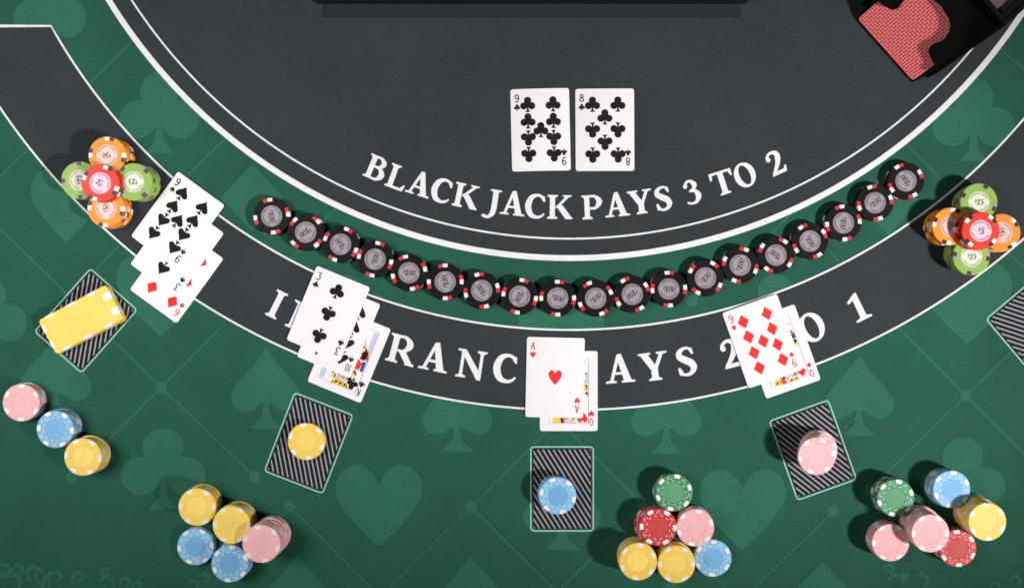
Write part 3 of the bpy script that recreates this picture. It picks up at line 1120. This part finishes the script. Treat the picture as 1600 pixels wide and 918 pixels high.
# six stacks lower right
chip_stack("red", 1496.7, 856, 4, "red stack in the lower-right group of six", 34)
chip_stack("green", 1399.4, 777.3, 5, "green stack in the lower-right group of six", 18)
chip_stack("pink", 1391.7, 847, 5, "left pink stack in the lower-right group of six", 2)
chip_stack("blue", 1487, 763.8, 5, "blue stack in the lower-right group of six", 23, drift=(-2, 1))
chip_stack("yellow", 1542.8, 814.6, 9, "tall yellow stack in the lower-right group of six", 34, drift=(0, -3))
chip_stack("pink", 1453.8, 832.6, 9, "tall pink stack amid the lower-right group of six", 1, drift=(2, -5), jit=0.0009)
# stakes on the striped boxes
chip_stack("yellow", 478.4, 689.2, 2, "yellow pair on the left tilted striped box", 40)
chip_stack("blue", 871.3, 774, 4, "blue stack on the upright striped box", 48, drift=(-1, 1))
chip_stack("pink", 1276.3, 712, 7, "pink stack on the right tilted striped box", 9, drift=(14, -6), jit=0.0008)


# crosses: four stacks with red chips bridging them
def cross(side, parts, red, nred):
    top = 0
    for key, px, py, n, where, sd, td, dr in parts:
        z = chip_stack(key, px, py, n, "%s stack %s the %s chip cross" % (key, where, side), sd, dr, text_deg=td, order=1)
        top = max(top, z)
    px, py, sd, td, dr = red
    chip_stack("scarlet", px, py, nred, "red pile crowning the %s chip cross" % side, sd, dr, z0=top, text_deg=td, order=1)


cross("left", [("lime", 124.5, 281.5, 5, "on the left of", 100, 98, (4, 0)), ("lime", 208.4, 284, 5, "on the right of", 48, 185, (3, 0)),
               ("orange", 167.2, 242.5, 5, "at the top of", 82, 184, (3, 0)), ("orange", 165.5, 325.5, 5, "at the bottom of", 80, 95, (2, 1))],
      (156.5, 286, 63, 125, (3, 0)), 2)
cross("right", [("orange", 1486, 353.5, 5, "on the left of", 165, 100, (-3, 0)), ("orange", 1565.5, 363, 5, "on the right of", 37, 100, (0, 0)),
                ("lime", 1529.5, 315.5, 5, "at the top of", 74, 2, (-1, 3)), ("lime", 1518, 400.5, 5, "at the bottom of", 90, 2, (-2, -4))],
      (1532.6, 360.4, 45, -8, (-5, 0)), 3)

# ------------------------------------------------------------------ rectangular plaques on the left box
PL_W, PL_H, PL_T = 0.0815, 0.0412, 0.0040


def plaque_meshes():
    mb = MB()
    outs = [(round_rect(PL_W - 0.0008, PL_H - 0.0008, 0.003, 4), 0), (round_rect(PL_W, PL_H, 0.0034, 4), 0.0004), (round_rect(PL_W, PL_H, 0.0034, 4), PL_T - 0.0004), (round_rect(PL_W - 0.0008, PL_H - 0.0008, 0.003, 4), PL_T)]
    n = len(outs[0][0])
    for pts, z in outs:
        mb.v += [(x, y, z) for x, y in pts]
    for k in range(3):
        for i in range(n):
            j = (i + 1) % n
            mb.f.append((k * n + i, k * n + j, (k + 1) * n + j, (k + 1) * n + i))
    mb.poly(outs[3][0], PL_T)
    body = mb.mesh("plaque", CHIP["yellow"]["body"])
    spots = []
    q = 3e-5

    def edge(cx, cy, wx, wy, out):
        m = MB()
        m.box(cx - wx / 2, cx + wx / 2, cy - wy / 2, cy + wy / 2, 0.0004, PL_T + q)
        spots.append(m.mesh("edge_spot", CHIP["yellow"]["spots"][0]))
    for s in (-1, 1):
        for fy in (-0.22, 0.22):
            d = 0.0084 if s > 0 else 0.0030
            edge(s * (PL_W / 2 - d / 2 + 4e-5), fy * PL_H, d, 0.0076, s)
        for fx in (-0.34, -0.02, 0.28):
            edge(fx * PL_W, s * (PL_H / 2 - 0.0013 + 4e-5), 0.0092, 0.0026, s)
    ring = MB()
    for s in (-1, 1):
        for k in range(9):
            x = -0.030 + k * 0.0075
            ring.poly([(x, s * 0.0122 - 0.0004), (x + 0.004, s * 0.0122 - 0.0004), (x + 0.004, s * 0.0122 + 0.0004), (x, s * 0.0122 + 0.0004)], PL_T + q)
            ring.poly(circle(x + 0.002, s * 0.0148, 0.0008, 6), PL_T + q)
        for k in range(4):
            y = -0.0095 + k * 0.0052
            ring.poly([(s * 0.0315 - 0.0004, y), (s * 0.0315 + 0.0004, y), (s * 0.0315 + 0.0004, y + 0.0034), (s * 0.0315 - 0.0004, y + 0.0034)], PL_T + q)
    return body, spots, ring.mesh("dash_ring", CHIP["yellow"]["dash"])


pb, ps, pr = plaque_meshes()
for i, word in enumerate(("lower", "upper")):
    x, y = PZ(126.3, 499, TOP + 2 * (PL_T + 6e-5))
    o = link("plaque", pb, None, (x + (0.0006 if i == 0 else 0), y - (0.0005 if i == 0 else 0), TOP + i * (PL_T + 6e-5)), math.radians(28.0 if i else 27.2))
    tag(o, "%s yellow rectangular plaque with white edge blocks on the left striped box" % word, "gaming plaque", "yellow plaques on the left striped box")
    for me in ps:
        link("edge_spot", me, o)
    link("dash_ring", pr, o)

# ------------------------------------------------------------------ card shoe, upper right
def back_mat():
    m, nt, b = new_mat("card_back_red")
    tc = nt.nodes.new("ShaderNodeTexCoord")
    mp = nt.nodes.new("ShaderNodeMapping")
    mp.inputs["Rotation"].default_value = (0, 0, math.radians(45))
    nt.links.new(tc.outputs["UV"], mp.inputs["Vector"])
    ck = nt.nodes.new("ShaderNodeTexChecker")
    ck.inputs["Scale"].default_value = 470
    ck.inputs["Color1"].default_value = (*lin(246, 42, 60), 1)
    ck.inputs["Color2"].default_value = (*lin(250, 168, 165), 1)
    nt.links.new(mp.outputs["Vector"], ck.inputs["Vector"])
    vo = nt.nodes.new("ShaderNodeTexVoronoi")
    vo.voronoi_dimensions = '2D'
    vo.inputs["Scale"].default_value = 235
    vo.inputs["Randomness"].default_value = 0.0
    nt.links.new(mp.outputs["Vector"], vo.inputs["Vector"])
    rp = nt.nodes.new("ShaderNodeMapRange")
    rp.inputs["From Min"].default_value = 0.11
    rp.inputs["From Max"].default_value = 0.19
    nt.links.new(vo.outputs["Distance"], rp.inputs["Value"])
    mx = nt.nodes.new("ShaderNodeMix")
    mx.data_type = 'RGBA'
    mx.inputs[6].default_value = (*lin(150, 30, 50), 1)
    nt.links.new(rp.outputs["Result"], mx.inputs[0])
    nt.links.new(ck.outputs["Color"], mx.inputs[7])
    nt.links.new(mx.outputs[2], b.inputs["Base Color"])
    b.inputs["Roughness"].default_value = 0.45
    return m


M["card_back"] = back_mat()
M["shoe_black"] = plain_mat("shoe_black_plastic", (0.0035, 0.0035, 0.004), 0.5, 0.12, 0.05)
M["shoe_grey"] = plain_mat("shoe_grey_panel", lin(92, 78, 86), 0.55, 0.3, 0.04)
M["tray_dark"] = plain_mat("tray_dark_strip", lin(38, 46, 49), 0.8, 0.1, 0.06)
M["tray_black"] = plain_mat("tray_black", lin(20, 22, 24), 0.5, 0.3, 0.05)

# local frame of the shoe: x across, y towards its back, z up
fx, fy = P(1382.5, 78)
shoe = bpy.data.objects.new("card_shoe", None)
COL.objects.link(shoe)
shoe.location = (fx, fy, TOP)
shoe.rotation_euler = (0, 0, math.atan2(-0.746, 0.664))
tag(shoe, "black dealing shoe with a red-backed card in its thumb opening", "card shoe")
SL = math.radians(50)
sc, ss = math.cos(SL), math.sin(SL)


def slope(u, s, n):
    """point on the sloping front: u across, s up the slope, n out of it (metres)"""
    return (u, 0.002 + s * sc - n * ss, 0.0068 + s * ss + n * sc)


def sheet(loops_us, n0, n1, material, name):
    """a plate on the slope with an outline and thickness from n0 to n1"""
    mb = MB()
    pts = [Vector((u, s, 0)) for u, s in loops_us]
    tris = tessellate_polygon([pts])
    m = len(pts)
    for n in (n0, n1):
        mb.v += [slope(p.x, p.y, n) for p in pts]
    for t in tris:
        a_, b_, c_ = (pts[i] for i in t)
        ccw = (b_.x - a_.x) * (c_.y - a_.y) - (b_.y - a_.y) * (c_.x - a_.x) > 0
        t = t if ccw else (t[0], t[2], t[1])
        mb.f.append(tuple(m + i for i in t))
        mb.f.append(tuple(i for i in t[::-1]))
    for i in range(m):
        j = (i + 1) % m
        mb.f.append((i, j, m + j, m + i))
    me = mb.mesh(name, material)
    uv = me.uv_layers.new(name="flat")
    for lp in me.loops:
        p = pts[lp.vertex_index % m]
        uv.data[lp.index].uv = (p.x + 0.5, p.y + 0.5)
    return link(name, me, shoe)


# cards lying on the slope
rr = round_rect(0.0885, 0.0635, 0.0034, 4)
sheet([(u, s + 0.0265) for u, s in rr], 0.0, 0.0004, M["card_back"], "card")
sheet([(u, s + 0.0345) for u, s in rr], -0.0005, -0.0001, M["card_back"], "card")
# cover plate with the keyhole-shaped thumb opening
HW = 0.049
half = [(HW, 0.004), (0.0452, 0.004), (0.0455, 0.0225), (0.036, 0.0245), (0.0285, 0.0275), (0.0260, 0.0330), (0.0275, 0.0385), (0.0285, 0.0450), (0.0255, 0.0540), (0.0165, 0.0612), (0.0, 0.0640)]
inner_edge = catmull(half[2:], 4)
edge_r = [(HW, 0.016), (0.0455, 0.018)] + inner_edge
edge_l = [(-u, s) for u, s in edge_r[::-1]][1:]
plate = edge_r + edge_l + [(-HW, 0.088), (HW, 0.088)]
sheet(plate, 0.0012, 0.0034, M["shoe_black"], "cover_plate")
# bed under the cards
sheet([(-0.0455, -0.0068), (0.0455, -0.0068), (HW, 0.010), (HW, 0.088), (-HW, 0.088), (-HW, 0.010)], -0.004, -0.0006, M["shoe_black"], "card_bed")
# side walls
for s in (-1, 1):
    prof = [(0.014, 0.0), (0.016, 0.022), (0.056, 0.088), (0.31, 0.088), (0.31, 0.0)]
    mb = MB()
    x0, x1 = (0.0492, 0.0535) if s > 0 else (-0.0535, -0.0492)
    m = len(prof)
    for x in (x0, x1):
        mb.v += [(x, y, z) for y, z in prof]
    mb.f += [tuple(range(m)), tuple(range(2 * m - 1, m - 1, -1))]
    for i in range(m):
        j = (i + 1) % m
        mb.f.append((i, m + i, m + j, j))
    link("side_wall", mb.mesh("side_wall", M["shoe_black"]), shoe)
# top frame and grey lid panel, back wall
mb = MB()
mb.box(-0.0491, 0.0491, 0.0572, 0.0620, 0.0755, 0.0872)
mb.box(-0.0491, -0.0426, 0.0622, 0.31, 0.0755, 0.0872)
mb.box(0.0426, 0.0491, 0.0622, 0.31, 0.0755, 0.0872)
link("top_frame", mb.mesh("top_frame", M["shoe_black"]), shoe)
link("lid_panel", MB().box(-0.0425, 0.0425, 0.0624, 0.305, 0.0755, 0.0830).mesh("lid_panel", M["shoe_grey"]), shoe)
link("back_wall", MB().box(-0.0491, 0.0491, 0.3102, 0.315, 0.0, 0.088).mesh("back_wall", M["shoe_black"]), shoe)

# ------------------------------------------------------------------ chip tray at the dealer's edge
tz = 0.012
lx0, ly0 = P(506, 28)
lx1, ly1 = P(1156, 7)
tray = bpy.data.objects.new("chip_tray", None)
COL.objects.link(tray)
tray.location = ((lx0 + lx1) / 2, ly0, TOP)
tag(tray, "long dark chip tray at the dealer's edge, only its front showing", "chip tray")
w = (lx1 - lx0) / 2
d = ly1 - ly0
link("front_strip", MB().box(-w, w, 0.0, d, 0.0, 0.0005).mesh("front_strip", M["tray_dark"]), tray)  # thin dark strip lying flat on the felt ahead of the tray wall
w += 0.006
link("front_wall", MB().box(-w, w, d + 0.0001, d + 0.005, 0.0, tz).mesh("front_wall", M["tray_black"]), tray)
link("back_wall", MB().box(-w, w, d + 0.194, d + 0.20, 0.0, 0.05).mesh("back_wall", M["tray_black"]), tray)
for sd in (-1, 1):
    x0, x1 = sorted((sd * w, sd * (w - 0.005)))
    link("side_wall", MB().box(x0, x1, d + 0.0052, d + 0.1938, 0.0, tz).mesh("side_wall", M["tray_black"]), tray)
link("floor_panel", MB().box(-w + 0.0052, w - 0.0052, d + 0.0052, d + 0.1938, 0.001, 0.004).mesh("floor_panel", M["tray_black"]), tray)
for k in range(1, 9):
    x = -w + 2 * w * k / 9
    link("divider", MB().box(x - 0.0015, x + 0.0015, d + 0.0053, d + 0.1937, 0.0041, tz - 0.001).mesh("divider", M["tray_black"]), tray)
